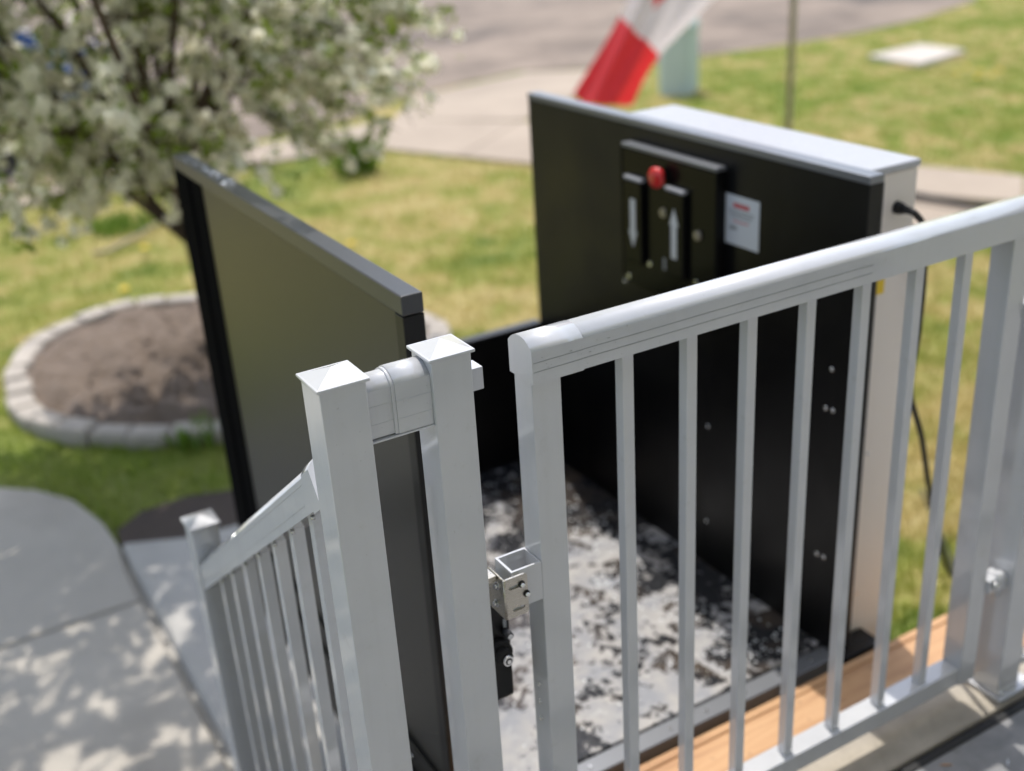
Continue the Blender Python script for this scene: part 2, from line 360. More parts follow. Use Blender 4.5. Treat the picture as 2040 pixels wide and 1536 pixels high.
# grass blades
def inside(P, poly):
    x, y = P[:, 0], P[:, 1]; r = np.zeros(len(P), bool); n = len(poly)
    for i in range(n):
        x0, y0 = poly[i]; x1, y1 = poly[(i + 1) % n]
        c = ((y0 > y) != (y1 > y)) & (x < (x1 - x0) * (y - y0) / ((y1 - y0) + 1e-12) + x0); r ^= c
    return r
BEDO = [(.34, 5.35), (.44, 5.03), (.64, 4.80), (1.06, 4.52), (1.5, 4.36), (2.0, 4.48), (2.36, 4.86), (2.45, 5.2), (2.25, 5.75), (1.85, 6.2), (1.5, 6.41), (1.2, 6.52), (.92, 6.47), (.57, 6.28), (.38, 5.84)]
def grass():
    n = 350000
    # more blades near, fewer far
    u = nrg.random(n); yy = 1.3 + 11.0 * u ** 1.35; xx = -1.5 + nrg.random(n) * (yy * 1.15 + 6.0)
    P = np.stack([xx, yy], 1)
    # keep what the camera can see, plus a margin
    C = np.stack([P[:, 0], P[:, 1], np.full(n, GZ) - CAM.z], 1)
    cx = C @ np.array(RIGHT); cy = C @ np.array(DOWN); cz = C @ np.array(FWD)
    px = cx / cz * FPX + 1020; py = cy / cz * FPX + 768
    k = (px > -350) & (px < 2400) & (py > -200) & (py < 1700)
    for poly in (WALK, BEDO, MUL, [(.45, 1.2), (1.82, 1.2), (1.82, 3.62), (.45, 3.9)], LOW + UPP[::-1], [(4.6, 10.3), (5.5, 9.3), (6.9, 10.2), (7.55, 11.1), (6.9, 11.6), (5.3, 11.25)], ROADP, [(5.4, 4.7), (5.95, 4.55), (6.3, 4.3), (6.4, 4.58), (5.98, 5.4), (5.3, 6.42), (5.0, 6.1)]):
        k &= ~inside(P, poly)
    P = P[k]; n = len(P)
    clump = np.sin(P[:, 0] * 5.1 + 1.3 * np.sin(P[:, 1] * 3.7)) * np.sin(P[:, 1] * 4.3 + 1.1 * np.sin(P[:, 0] * 2.9))
    h = .022 + .022 * nrg.random(n) + .012 * np.clip(clump, 0, 1); th = nrg.random(n) * 6.283; w = .0028 + .003 * nrg.random(n)
    lean = .5 * h * nrg.random(n); ph = nrg.random(n) * 6.283
    z = np.full(n, GZ)
    a = np.stack([P[:, 0] - w * np.cos(th), P[:, 1] - w * np.sin(th), z], 1); c = np.stack([P[:, 0] + w * np.cos(th), P[:, 1] + w * np.sin(th), z], 1)
    t = np.stack([P[:, 0] + lean * np.cos(ph), P[:, 1] + lean * np.sin(ph), z + h], 1)
    V = np.stack([a, c, t], 1).reshape(-1, 3); F = np.arange(len(V)).reshape(-1, 3)
    o = np_mesh('grass', V, F, BLADE)
    tag(o, 'short dry yellow-green grass covering the lawn', 'grass', None, 'stuff')
grass()

# ------------------------------------------------------------------ porch
b = MB(); b.box(.30, 3.6, 1.145, 1.245, -.6, -.002, .006); o = b.build('porch_slab_edge', PORCHM); o['kind'] = 'structure'
b = MB(); b.box(-1.2, 3.6, -1.0, 1.128, -.6, .004, .006); o = b.build('porch_floor', DECKM); o['kind'] = 'structure'
b = MB(); b.box(-1.2, 3.6, 1.1285, 1.1445, -.6, -.012); b.box(1.2, 3.6, 1.112, 1.1282, .003, .0075, .0015); o = b.build('rubber_joint_strip', RUBBER); o['kind'] = 'structure'
st = tag(thing('porch_steps', (0, 1.6, GZ), None, None), kind='structure')
for i, (y0, y1, z1) in enumerate(((1.25, 1.53, -.155), (1.532, 1.82, -.305), (1.822, 2.11, -.455))):
    b = MB(); b.box(-1.2, .36, y0, y1, GZ, z1, .01); b.build('step', CONC, st)
tb = thing('ledge_board', (1.45, 1.32, 0), 'orange-brown plywood board bridging the gap between porch and lift', 'board')
b = MB(); b.box(.62, 2.02, 1.2475, 1.4005, -.06, -.003, .002); b.build('board', WOOD, tb)
b = MB(); b.box(.62, 2.02, 1.402, 1.4225, -.06, -.001, .003); b.build('front_lip', WOOD, tb)
# dried leaves and splinters lying on the deck
for i, (x, y, a) in enumerate(((1.60, 1.03, .7), (1.72, 1.06, 2.1), (1.50, 1.09, -.6))):
    b = MB(); d = Vector((math.cos(a), math.sin(a), 0)) * .012; n = Vector((-d.y, d.x, 0)) * .14; c = Vector((x, y, .0055))
    b.loft([c - d, c - n, c + d, c + n], [p + Vector((0, 0, .002)) for p in (c - d, c - n, c + d, c + n)])
    tag(b.build('wood_splinter', WOOD if i else PAPER), ['pale sliver lying on the grey porch deck by the corner', 'brown splinter on the deck nearest the post base', 'brown splinter on the deck beside the rubber strip'][i], 'splinter', 'splinters on the deck')

hs = thing('house', (1.5, -1.0, 0), 'unseen cream lap-sided house wall and porch roof added behind the viewer', 'house')  # wall and roof out of view, put in to shade the railing fronts
SIDING = mat('cream_vinyl_siding', (.66, .64, .60), .55); SOFFIT = mat('white_soffit', (.78, .78, .76), .6)  # siding kept pale so the wall bounces light onto the railing
b = MB(); b.box(-4, 7, -1.25, -1.045, GZ, 2.7); b.build('wall', SIDING, hs)
for k in range(20):
    b = MB(); z = -.05 + k * .135; b.loft([(-4, -1.04, z), (-4, -1.018, z), (-4, -1.032, z + .134), (-4, -1.04, z + .134)], [(7, -1.04, z), (7, -1.018, z), (7, -1.032, z + .134), (7, -1.04, z + .134)]); b.build('siding_board', SIDING, hs)
b = MB(); b.box(-4.3, 7.3, -1.5, .35, 2.71, 2.83, .01); b.build('porch_roof', SOFFIT, hs)

# ------------------------------------------------------------------ white railing parts
def loaf(w, hs, hc, n=10):
    """bread-loaf section: list of (lateral, height), height 0 at the underside"""
    p = [(-w / 2, 0), (w / 2, 0), (w / 2, hs)]
    for i in range(1, n): u = 1 - 2 * i / n; p.append((w / 2 * u, hs + hc * (1 - abs(u) ** 2.3)))
    p.append((-w / 2, hs)); return p
def rail_x(b, x0, x1, yc, z0, w, hs, hc):
    s = loaf(w, hs, hc); n = len(s)
    return b.loft([(x0, yc + u, z0 + h) for u, h in s], [(x1, yc + u, z0 + h) for u, h in s], True, (2, n - 1))
def cap_mesh(b, xc, yc, z, w, lip=.0045, rise=.012):
    h = w / 2; bev = .0012
    b.box(xc - h, xc + h, yc - h, yc + h, z, z + lip, bev)
    k = h - .002
    v = [b.bm.verts.new(p) for p in ((xc - k, yc - k, z + lip - .0003), (xc + k, yc - k, z + lip - .0003), (xc + k, yc + k, z + lip - .0003), (xc - k, yc + k, z + lip - .0003), (xc, yc, z + lip + rise))]
    for i in range(4): b.bm.faces.new((v[i], v[(i + 1) % 4], v[4]))

fr = thing('railing_section', (.5, 1.21, 0), 'short white railing section joining two capped posts beside the gate', 'railing')
# two posts
for (x0, x1, zt) in ((.399, .459, 1.070), (.5455, .6015, 1.070)):
    b = MB(); b.box(x0, x1, 1.180, 1.180 + (x1 - x0), 0, zt, .0016); p = b.build('post', WHITE, fr)
    b = MB(); cap_mesh(b, (x0 + x1) / 2, 1.180 + (x1 - x0) / 2, zt - .0005, x1 - x0 + .0085); b.build('post_cap', WHITE, p)
    b = MB(); b.box(x0 - .018, x1 + .018, 1.1625, 1.2575, .0065, .0145, .002); b.build('base_plate', WHITE, p)
b = MB(); rail_x(b, .4592, .5453, 1.212, .986, .046, .063, .014); tr = b.build('top_rail', WHITE, fr)
b = MB(); rail_x(b, .497, .5452, 1.212, .9845, .052, .067, .0150); rail_x(b, .4925, .4968, 1.212, .9850, .050, .0655, .0147); b.build('rail_sleeve', WHITE, tr)
b = MB()
for z in (1.0035, 1.0275):
    b.box(.4594, .4923, 1.1883, 1.1892, z, z + .0012); b.box(.4972, .545, 1.1853, 1.1862, z, z + .0012)
b.box(.4594, .545, 1.1848, 1.2392, .9815, .9838)
b.build('groove_line', WHITE, tr)
b = MB(); b.box(.4592, .5453, 1.190, 1.232, .06, .10, .002); b.build('bottom_rail', WHITE, fr)
b = MB(); b.box(.6017, .6335, 1.212, 1.240, .998, 1.030, .0015); b.build('latch_stop', WHITE, fr)

# gate
gt = thing('gate', (.71, 1.21, .06), 'white aluminium picket gate in front of the lift', 'gate')
b = MB(); rail_x(b, .6895, 1.705, 1.2095, 1.000, .058, .045, .014); gr = b.build('top_rail', WHITE, gt)
b = MB(); rail_x(b, .6880, .768, 1.2095, .9988, .0595, .0464, .0144); b.build('rail_sleeve', WHITE, gr)
b = MB()
for z in (1.0155, 1.0285): b.box(.690, .7675, 1.1792, 1.1796, z, z + .0007); b.box(.7685, 1.30, 1.1799, 1.1803, z, z + .0007)
b.build('groove_line', PRINTGREY, gr)
b = MB()
for i in range(16):
    x = .70 + rnd.random() ** 1.5 * .28; z = 1.003 + rnd.random() * .036; l = rnd.choice((.0009, .0012, .004)) ; b.box(x, x + l, 1.1790, 1.1794, z, z + .0008)
b.build('scuff_marks', PRINTGREY, gr)['kind'] = 'stuff'
for x0, x1 in ((.690, .7355), (1.641, 1.686)):
    b = MB(); b.box(x0, x1, 1.187, 1.232, .063, 1.0005, .0014); s_ = b.build('stile', WHITE, gt)
    if x0 < 1:
        for i, z in enumerate((.492, .459, .427)):
            b = MB(); b.cyl((.6899, 1.213, z), (.6885, 1.213, z), .0042, .0042, 12); b.dome((.6885, 1.213, z), (-1, 0, 0), .0032, .0022, 10, 3); b.build('rivet', ZINC, s_)
b = MB(); b.box(.7357, 1.6408, 1.190, 1.230, .063, .105, .0022); b.build('bottom_rail', WHITE, gt)
BX = [.845, .958, 1.071, 1.188, 1.304, 1.423, 1.538]
bal = None
for x in BX:
    if bal is None:
        b = MB(); b.box(-.0095, .0095, -.0095, .0095, .104, 1.003, .0014)
        # shallow centre groove on the face
        bal = b.build('baluster', WHITE, None); me_b = bal.data; o = bal
    else: o = bpy.data.objects.new('baluster', me_b); COL.objects.link(o)
    o.location = (x + .0095, 1.210, 0); child(o, gt)
# latch tube, steel plate and bolts on the gate's free stile
b = MB(); X0, X1, Y0, Y1, Z0, Z1, T = .640, .689, 1.186, 1.232, .662, .724, .0035
for q in ((X0, X1, Y0, Y0 + T), (X0, X1, Y1 - T, Y1), (X0, X0 + T, Y0 + T, Y1 - T), (X1 - .0022, X1, Y0 + T, Y1 - T)): b.box(*q, Z0, Z1)
lt = b.build('latch_tube', WHITE, gt)
b = MB(); b.cyl((.681, 1.2125, .70), (.6865, 1.2125, .70), .0062, .0062, 6); b.dome((.681, 1.2125, .70), (-1, 0, 0), .005, .002); b.build('bolt', ZINC, lt)
def plate():
    t = bmesh.new()
    def rr(x0, x1, z0, z1, r, n=5):
        p = []
        for cx, cz, a0 in ((x1 - r, z0 + r, -90), (x1 - r, z1 - r, 0), (x0 + .001, z1 - .001, 90), (x0 + .001, z0 + .001, 180)):
            rad = r if cx > x0 + .002 else .001
            for i in range(n + 1): a = math.radians(a0 + 90 * i / n); p.append((cx + rad * math.cos(a), cz + rad * math.sin(a)))
        return p
    def slot(cx, cz, L, r, n=6):
        p = []
        for sx, a0 in ((1, -90), (-1, 90)):
            for i in range(n + 1): a = math.radians(a0 + 180 * i / n); p.append((cx + sx * L / 2 + r * math.cos(a), cz + r * math.sin(a)))
        return p
    outer = rr(.6225, .6575, .660, .7255, .005)
    holes = [slot(.6360, .7095, .012, .003), slot(.6415, .6725, .014, .003)]
    y = 1.1725; edges = []
    for ring in [outer] + holes:
        v = [t.verts.new((p[0], y, p[1])) for p in ring]
        for i in range(len(v)): edges.append(t.edges.new((v[i], v[(i + 1) % len(v)])))
    bmesh.ops.triangle_fill(t, edges=edges, use_beauty=True)
    r = bmesh.ops.extrude_face_region(t, geom=t.faces[:])
    for e in r['geom']:
        if isinstance(e, bmesh.types.BMVert): e.co.y += .003
    bmesh.ops.recalc_face_normals(t, faces=t.faces[:])
    b = MB(); b.merge(t); b.box(.6195, .6228, 1.1735, 1.218, .660, .7255, .0012); b.cyl((.6215, 1.1745, .6605), (.6215, 1.1745, .725), .0021, .0021, 12)
    return b
lp = plate().build('latch_plate', STEEL, gt)
b = MB(); b.box(.628, .648, 1.1762, 1.1772, .664, .715); b.build('plate_backing', WHITE, lp)
for x, z in ((.6475, .7105), (.6545, .6925)):
    b = MB(); b.cyl((x, 1.1725, z), (x, 1.1712, z), .0052, .0052, 16); b.build('washer', RUBBER, lp)
    b = MB(); b.cyl((x, 1.1712, z), (x, 1.1665, z), .0037, .0034, 6); b.dome((x, 1.1665, z), (0, -1, 0), .0030, .0012); b.build('bolt', CHROME, lp)
for y, z in ((1.190, .709), (1.196, .677)):
    b = MB(); b.cyl((.6195, y, z), (.6183, y, z), .0062, .0062, 16); b.cyl((.6183, y, z), (.6140, y, z), .0040, .0038, 6); b.build('bolt', ZINC, lp)
b = MB(); b.box(.6035, .6185, 1.190, 1.226, .716, .7255, .0008); b.build('latch_tongue', STEEL, lp)

# black interlock with key knob, fixed to the second post
lk = thing('gate_lock', (.63, 1.255, .47), 'black gate interlock box with a round key switch, between post and gate', 'lock')
b = MB(); b.box(.6018, .664, 1.246, 1.282, .462, .668, .003, 3); b.build('housing', BLACK, lk)
b = MB(); b.cyl((.640, 1.2458, .555), (.640, 1.2330, .555), .0205, .0195, 28); b.cyl((.640, 1.2330, .555), (.640, 1.2200, .555), .0135, .0125, 24); kn = b.build('key_collar', RUBBER, lk)
b = MB(); b.cyl((.641, 1.2200, .5545), (.641, 1.2130, .5545), .0085, .0080, 24); b.build('key_switch', CHROME, kn)
b = MB(); b.cyl((.641, 1.2130, .5545), (.641, 1.2126, .5545), .0056, .0056, 20); b.build('key_ring', RUBBER, kn)
b = MB(); b.cyl((.641, 1.2126, .5545), (.641, 1.2115, .5545), .0034, .0034, 14); b.build('key_core', CHROME, kn)
b = MB(); b.cyl((.6545, 1.2458, .584), (.6545, 1.2290, .584), .0062, .006, 16); b.cyl((.6545, 1.2290, .584), (.6545, 1.2283, .584), .0034, .0034, 12); b.build('indicator_pin', TRIM, lk)
b = MB(); b.cyl((.6545, 1.2283, .584), (.6545, 1.2278, .584), .0042, .0042, 14); b.build('pin_ring', ZINC, lk)
# lettering printed up the edge of the housing: B, O and worn strokes
b = MB()
def bar(u0, u1, v0, v1): b.box(.6525 + u0, .6525 + u1, 1.2452, 1.2457, .5775 + v0, .5775 + v1)
for k in range(5):
    v = k * .0056
    if k == 0:
        for q in ((0, .006, v, v + .0009), (0, .001, v, v + .0044), (.0025, .0035, v, v + .0042), (.005, .006, v, v + .0044), (0, .006, v + .0036, v + .0045)): bar(*q)
    elif k == 1:
        for q in ((0, .006, v, v + .0009), (0, .001, v, v + .0045), (.005, .006, v, v + .0045), (0, .006, v + .0036, v + .0045)): bar(*q)
    else:
        bar(0, .006, v, v + .0009); bar(.001, .005, v + .0018, v + .0026); bar(0, .006, v + .0036, v + .0044)
b.build('lettering', PAPER, lk)['kind'] = 'stuff'

# hinge post at the right
hp = thing('hinge_post', (1.78, 1.19, 0), 'white hinge post on a bolted base plate at the porch right edge', 'post')
b = MB(); b.box(1.735, 1.797, 1.163, 1.225, .010, 1.07, .0016); b.build('post', WHITE, hp)
b = MB(); b.box(1.729, 1.836, 1.1500, 1.246, .001, .0098, .002); bp = b.build('base_plate', WHITE, hp)
for x, y in ((1.742, 1.162), (1.822, 1.162), (1.742, 1.234), (1.822, 1.234)):
    b = MB(); b.cyl((x, y, .0098), (x, y, .0170), .0062, .0062, 6); b.dome((x, y, .017), (0, 0, 1), .005, .002); b.build('bolt', ZINC, bp)
for z in (.287, .86):
    b = MB(); b.box(1.6865, 1.712, 1.180, 1.226, z - .018, z + .012, .002); b.cyl((1.7135, 1.183, z - .03), (1.7135, 1.183, z + .022), .0085, .0085, 14); b.box(1.7145, 1.7348, 1.176, 1.212, z - .018, z + .012, .002); hg = b.build('hinge', WHITE, hp)
    b = MB(); b.cyl((1.700, 1.1795, z), (1.700, 1.170, z), .009, .0085, 6); b.dome((1.700, 1.170, z), (0, -1, 0), .007, .003); b.build('bolt', ZINC, hg)
b = MB(); b.box(1.7975, 1.815, 1.170, 1.215, .05, .095, .002); b.cyl((1.807, 1.1695, .072), (1.807, 1.160, .072), .010, .009, 6); b.build('rail_bracket', ZINC, hp)
b = MB(); rail_x(b, 1.7975, 3.5, 1.1940, .990, .052, .046, .02); b.build('top_rail', WHITE, hp)

# stair railing
sr = thing('stair_railing', (.429, 1.7, GZ), 'white stair handrail with thin balusters sloping down to a low capped post', 'railing')
SL = -.715; XC = .4275
def zt(y): return .952 + SL * (y - 1.24)         # top shoulder of the rail
sec = loaf(.046, .058, .017)
b = MB(); n = len(sec); y0, y1 = 1.275, 2.095
def cut(y, h): return y + h * .50                  # the ends are sawn square to the slope
b.loft([(XC + u, cut(y0, h), zt(cut(y0, h)) - .062 + h) for u, h in sec], [(XC + u, y1, zt(y1) - .062 + h) for u, h in sec], True, (2, n - 1)); srr = b.build('top_rail', WHITE, sr)
sec2 = loaf(.0515, .066, .0185); n = len(sec2)
b = MB(); y0, y1 = 1.2405, 1.2625
b.loft([(XC + u, cut(y0, h), zt(cut(y0, h)) - .067 + h) for u, h in sec2], [(XC + u, cut(y1 + .012, h), zt(cut(y1 + .012, h)) - .067 + h) for u, h in sec2], True, (2, n - 1)); b.build('rail_bracket', WHITE, srr)
b = MB()
for dz in (-.014, -.046):
    b.loft([(XC - .0237, y, zt(y) + dz + h) for y, h in ((1.32, 0), (2.09, 0), (2.09, .0012), (1.32, .0012))], [(XC - .0228, y, zt(y) + dz + h) for y, h in ((1.32, 0), (2.09, 0), (2.09, .0012), (1.32, .0012))])
b.build('groove_line', WHITE, srr)
y0, y1 = 1.2405, 2.10
b = MB(); s3 = loaf(.034, .030, .004); b.loft([(XC + u, y0, zt(y0) - .90 + h) for u, h in s3], [(XC + u, y1, zt(y1) - .90 + h) for u, h in s3]); b.build('bottom_rail', WHITE, sr)
for k in range(7):
    y = 1.345 + k * .107
    b = MB(); A = []; Bv = []
    for dx, dy in ((-1, -1), (1, -1), (1, 1), (-1, 1)):
        yy = y + dy * .0095; A.append((XC + dx * .0095, yy, zt(yy) - .871)); Bv.append((XC + dx * .0095, yy, zt(yy) - .061))
    b.loft(A, Bv); bl = b.build('baluster', WHITE, sr)
    b = MB(); ys = y - .013; b.cyl((XC - .010, ys, zt(ys) - .0625), (XC - .010, ys - .002, zt(ys) - .0675), .0032, .0026, 10); b.build('screw', ZINC, bl)
b = MB(); b.box(.4015, .4575, 2.1005, 2.1565, GZ + .035, .418, .0016); p = b.build('post', WHITE, sr)
b = MB(); cap_mesh(b, .4295, 2.1285, .4175, .066, .006, .012); b.build('post_cap', WHITE, p)

# ------------------------------------------------------------------ platform lift
lf = thing('platform_lift', (1.13, 2.1, GZ), 'black wheelchair platform lift with tall side panels and a pale machine tower', 'lift')
# left panel, seen from outside
b = MB(); b.box(.6450, .6700, 1.4995, 2.4965, .098, 1.0175); lpn = b.build('left_panel', PANEL, lf)
b = MB(); b.box(.6405, .6765, 1.468, 2.695, 1.0185, 1.0505, .0022); b.build('top_cap', TRIM, lpn)
b = MB(); b.box(.6405, .6765, 1.468, 1.4985, -.10, 1.0172, .002); b.build('near_frame_post', BLACK, lpn)
b = MB(); b.box(.6385, .6765, 2.585, 2.695, -.16, 1.0172, .002); b.build('far_frame_post', MATTEBLACK, lpn)
b = MB(); b.box(.6425, .6720, 2.497, 2.5845, .098, 1.0172, .001); b.build('channel', MATTEBLACK, lpn)
b = MB(); b.box(.6375, .6765, 1.4990, 2.5845, -.16, .0975, .002); br = b.build('bottom_rail', BLACK, lpn)
for k in range(5):
    b = MB(); y = 1.56 + k * .075; b.cyl((.6373, y, .06), (.6345, y, .06), .006, .005, 8); b.build('bolt', ZINC, br)
b = MB(); b.box(.6315, .6372, 1.53, 2.3, .018, .03, .001); b.build('trim_strip', BLACK, br)
# right panel with tower
b = MB(); b.box(1.580, 1.614, 1.4555, 2.6525, -.05, 1.0475, .0015); rpn = b.build('right_panel', BLACK, lf)
b = MB(); b.box(1.5785, 1.6155, 1.4540, 2.6540, 1.0480, 1.0640, .002); b.build('top_cap', SILLM, rpn)
b = MB(); b.box(1.6145, 1.6175, 1.4555, 1.4935, -.05, 1.0475); b.build('edge_strip', TRIM, rpn)
for y, z in ((1.90, .38), (1.90, .12), (1.52, .66), (1.53, .57), (1.51, .572), (1.53, .22), (1.51, .222), (2.225, .655)):
    b = MB(); b.cyl((1.5798, y, z), (1.5782, y, z), .0055, .0055, 12); b.dome((1.5782, y, z), (-1, 0, 0), .0045, .0025, 12, 3); b.build('panel_bolt', ZINC, rpn)
b = MB(); b.box(1.618, 1.752, 1.4960, 2.252, GZ + .06, 1.046, .004, 3); tw = b.build('machine_tower', TOWER, lf)
b = MB(); b.box(1.6165, 1.7555, 1.4925, 2.2555, 1.0465, 1.0615, .004, 3); b.build('tower_lid', LIDM, tw)  # greyer than the body so the sunlit top keeps its tone
b = MB(); b.cyl((1.700, 1.4957, .975), (1.700, 1.482, .975), .013, .011, 18); b.cyl((1.700, 1.482, .975), (1.700, 1.464, .975), .0095, .0065, 16); b.build('cable_gland', RUBBER, tw)
b = MB(); b.box(1.660, 1.682, 1.4950, 1.4958, .805, .835); b.build('warning_sticker', YELLOW, tw)
for z in (.10, .45): 
    b = MB(); b.cyl((1.672, 1.4958, z), (1.672, 1.4940, z), .0035, .003, 10); b.build('screw', ZINC, tw)
# platform
b = MB(); b.box(.6775, 1.5785, 1.5005, 2.640, -.06, 0.0, .0015); pf = b.build('platform_floor', FLOOR, lf)
GLINT = mat('glint_white', (.90, .93, .96), .08, 0, 1.0)  # near-white specks that stand in for sun glints on the wet floor
b = MB()
for k in range(520):
    y = 1.53 + rnd.random() ** 1.2 * 1.05; x = 1.40 + rnd.gauss(0, .045) + .06 * math.sin(y * 9) if k % 3 else rnd.uniform(.70, 1.45); x = min(max(x, .69), 1.57); r = rnd.uniform(.0012, .0036); b.dome((x, y, .0), (0, 0, 1), r, r * .55, 7, 3)
b.build('glint_specks', GLINT, pf)['kind'] = 'stuff'
b = MB()
for k in range(60):
    y = 2.3 + rnd.random() * .34; r = rnd.uniform(.0012, .0030); b.dome((rnd.uniform(.645, .672), y, 1.0504), (0, 0, 1), r, r * .6, 7, 3)
b.build('glint_specks', GLINT, lpn)['kind'] = 'stuff'  # more of the glint specks, along the left panel's top cap
b = MB(); b.box(.6775, 1.5785, 1.4510, 1.4945, -.035, -.0015, .002); sill = b.build('threshold_sill', SILLM, lf)
for k in range(9):
    x = .74 + k * .098 + rnd.uniform(-.006, .006); b = MB(); b.cyl((x, 1.472, -.0016), (x, 1.472, .0016), .0042, .0036, 10); b.build('rivet', ZINC, sill)
b = MB(); b.box(.6775, 1.70, 1.4255, 1.4495, -.3, -.13, .001); b.build('sill_kick_plate', MATTEBLACK, lf)
b = MB(); b.box(1.5795, 1.690, 1.4300, 1.4535, -.049, .004, .002); b.box(1.6185, 1.690, 1.4540, 1.4915, -.08, .004, .002); b.build('corner_foot', BLACK, lf)
b = MB(); b.box(.6775, 1.5785, 2.6415, 2.668, -.06, .412, .002); fw = b.build('end_wall', BLACK, lf)
b = MB(); b.box(.6775, 1.5785, 2.640, 2.6705, .4125, .4205, .002); b.build('top_edge', TRIM, fw)
b = MB(); b.box(.72, 1.54, 1.55, 2.6, -.17, -.061); b.box(.80, 1.45, 1.7, 2.4, GZ + .06, -.171); b.build('undercarriage', BLACK, lf)
# control box
b = MB(); b.box(1.5525, 1.5798, 1.850, 2.190, .675, 1.003, .003); cb = b.build('control_box', GLOSSBLACK, lf)
b = MB(); b.box(1.5500, 1.5790, 1.849, 2.191, 1.0035, 1.013, .002); b.build('top_edge', SILLM, cb)
b = MB(); b.box(1.566, 1.5797, 2.1912, 2.216, .68, 1.008, .002); b.build('dark_gap_strip', MATTEBLACK, cb)  # dark strip drawn for the shadowed gap beside the control box
b = MB(); b.cyl((1.5523, 2.031, .962), (1.538, 2.031, .962), .010, .010, 20); b.build('button_collar', RUBBER, cb)
b = MB(); b.cyl((1.538, 2.031, .962), (1.528, 2.031, .962), .0225, .0240, 28); b.dome((1.528, 2.031, .962), (-1, 0, 0), .0240, .009, 28, 5); b.build('emergency_button', RED, cb)
for yc, zc, up in ((2.133, .836, False), (1.978, .839, True)):
    b = MB(); b.box(1.5395, 1.5522, yc - .033, yc + .033, zc - .100, zc + .098, .004, 3); pd = b.build('paddle_switch', GLOSSBLACK, cb)
    b = MB(); b.box(1.5375, 1.5515, yc - .033, yc + .033, zc + .0985, zc + .1065, .002); b.build('paddle_edge', LIDM, pd)
    b = MB(); s_ = 1 if up else -1; x = 1.5392
    def poly3(pts): 
        b.loft([(x, yc + p[0], zc + s_ * p[1]) for p in pts], [(x - .0006, yc + p[0], zc + s_ * p[1]) for p in pts])
    poly3([(-.0095, -.055), (.0095, -.055), (.0095, .022), (-.0095, .022)]); poly3([(-.0155, .0222), (.0155, .0222), (0, .062)])
    b.build('arrow', ARROW, pd).__setitem__('label', 'white arrow pointing up' if up else 'white arrow pointing down')
for y, z in ((2.030, .878), (1.908, .853)):
    b = MB(); b.cyl((1.5523, y, z), (1.546, y, z), .0115, .0105, 20); b.cyl((1.546, y, z), (1.5445, y, z), .006, .006, 14); b.build('key_switch', DULLSTEEL, cb)
for y, z in ((2.085, .742), (1.915, .742), (2.17, .69)):
    b = MB(); b.cyl((1.5523, y, z), (1.5505, y, z), .007, .006, 12); b.build('screw', ZINC, cb)
b = MB(); b.box(1.5515, 1.5522, 2.002, 2.034, .742, .770); b.build('switch_marking', PRINTGREY, cb)
b = MB(); b.box(1.5515, 1.5522, 1.912, 1.942, .697, .724); b.build('yellow_mark', YELLOW, cb)
# notice sticker
b = MB(); b.box(1.5788, 1.5797, 1.7455, 1.8525, .8475, .9555); nt = b.build('notice_sticker', PAPER, rpn)
b = MB(); b.box(1.5782, 1.5787, 1.776, 1.826, .9295, .9395); b.build('red_heading', PRINTRED, nt)
b = MB()
for k, (w0, w1) in enumerate(((1.760, 1.842), (1.764, 1.836), (1.770, 1.834))): b.box(1.5782, 1.5787, w0, w1, .9205 - k * .0062, .9232 - k * .0062)
b.build('text_line', PRINTGREY, nt)
b = MB(); b.box(1.5782, 1.5787, 1.777, 1.826, .8985, .9010); b.build('red_text_line', PRINTRED, nt)
b = MB(); b.box(1.5782, 1.5787, 1.814, 1.837, .880, .889); b.build('logo_mark', PRINTGREY, nt)

# power cable
b = MB()
def smooth_path(P, n=8):
    P = [Vector(p) for p in P]; out = []
    for i in range(len(P) - 1):
        p0, p1, p2, p3 = P[max(i - 1, 0)], P[i], P[i + 1], P[min(i + 2, len(P) - 1)]
        for k in range(n):
            t = k / n; out.append(.5 * ((2 * p1) + (-p0 + p2) * t + (2 * p0 - 5 * p1 + 4 * p2 - p3) * t * t + (-p0 + 3 * p1 - 3 * p2 + p3) * t ** 3))
    return out + [P[-1]]
b.tube(smooth_path([(1.700, 1.466, .975), (1.706, 1.452, .968), (1.735, 1.455, .93), (1.770, 1.475, .82), (1.784, 1.488, .68), (1.802, 1.51, .585), (1.858, 1.55, .50), (1.935, 1.575, .37), (2.055, 1.63, .15), (2.27, 1.74, -.16), (2.53, 1.90, -.41), (2.80, 2.11, -.575), (3.1, 2.5, -.588)]), .0065, 10)
tag(b.build('power_cable', RUBBER), 'black power cable leaving the pale tower and running down into the grass', 'cable')
b = MB(); b.tube(smooth_path([tuple(at_ground(x, y, GZ + .05)) for x, y in ((1790, 378), (1835, 391), (1900, 402), (1960, 412), (2060, 420), (2200, 420))]), .022, 10)  # dark tube tracing the line along the sidewalk edge
tag(b.build('dark_line', RUBBER), 'dark hose lying along the sidewalk edge behind the tower', 'line')

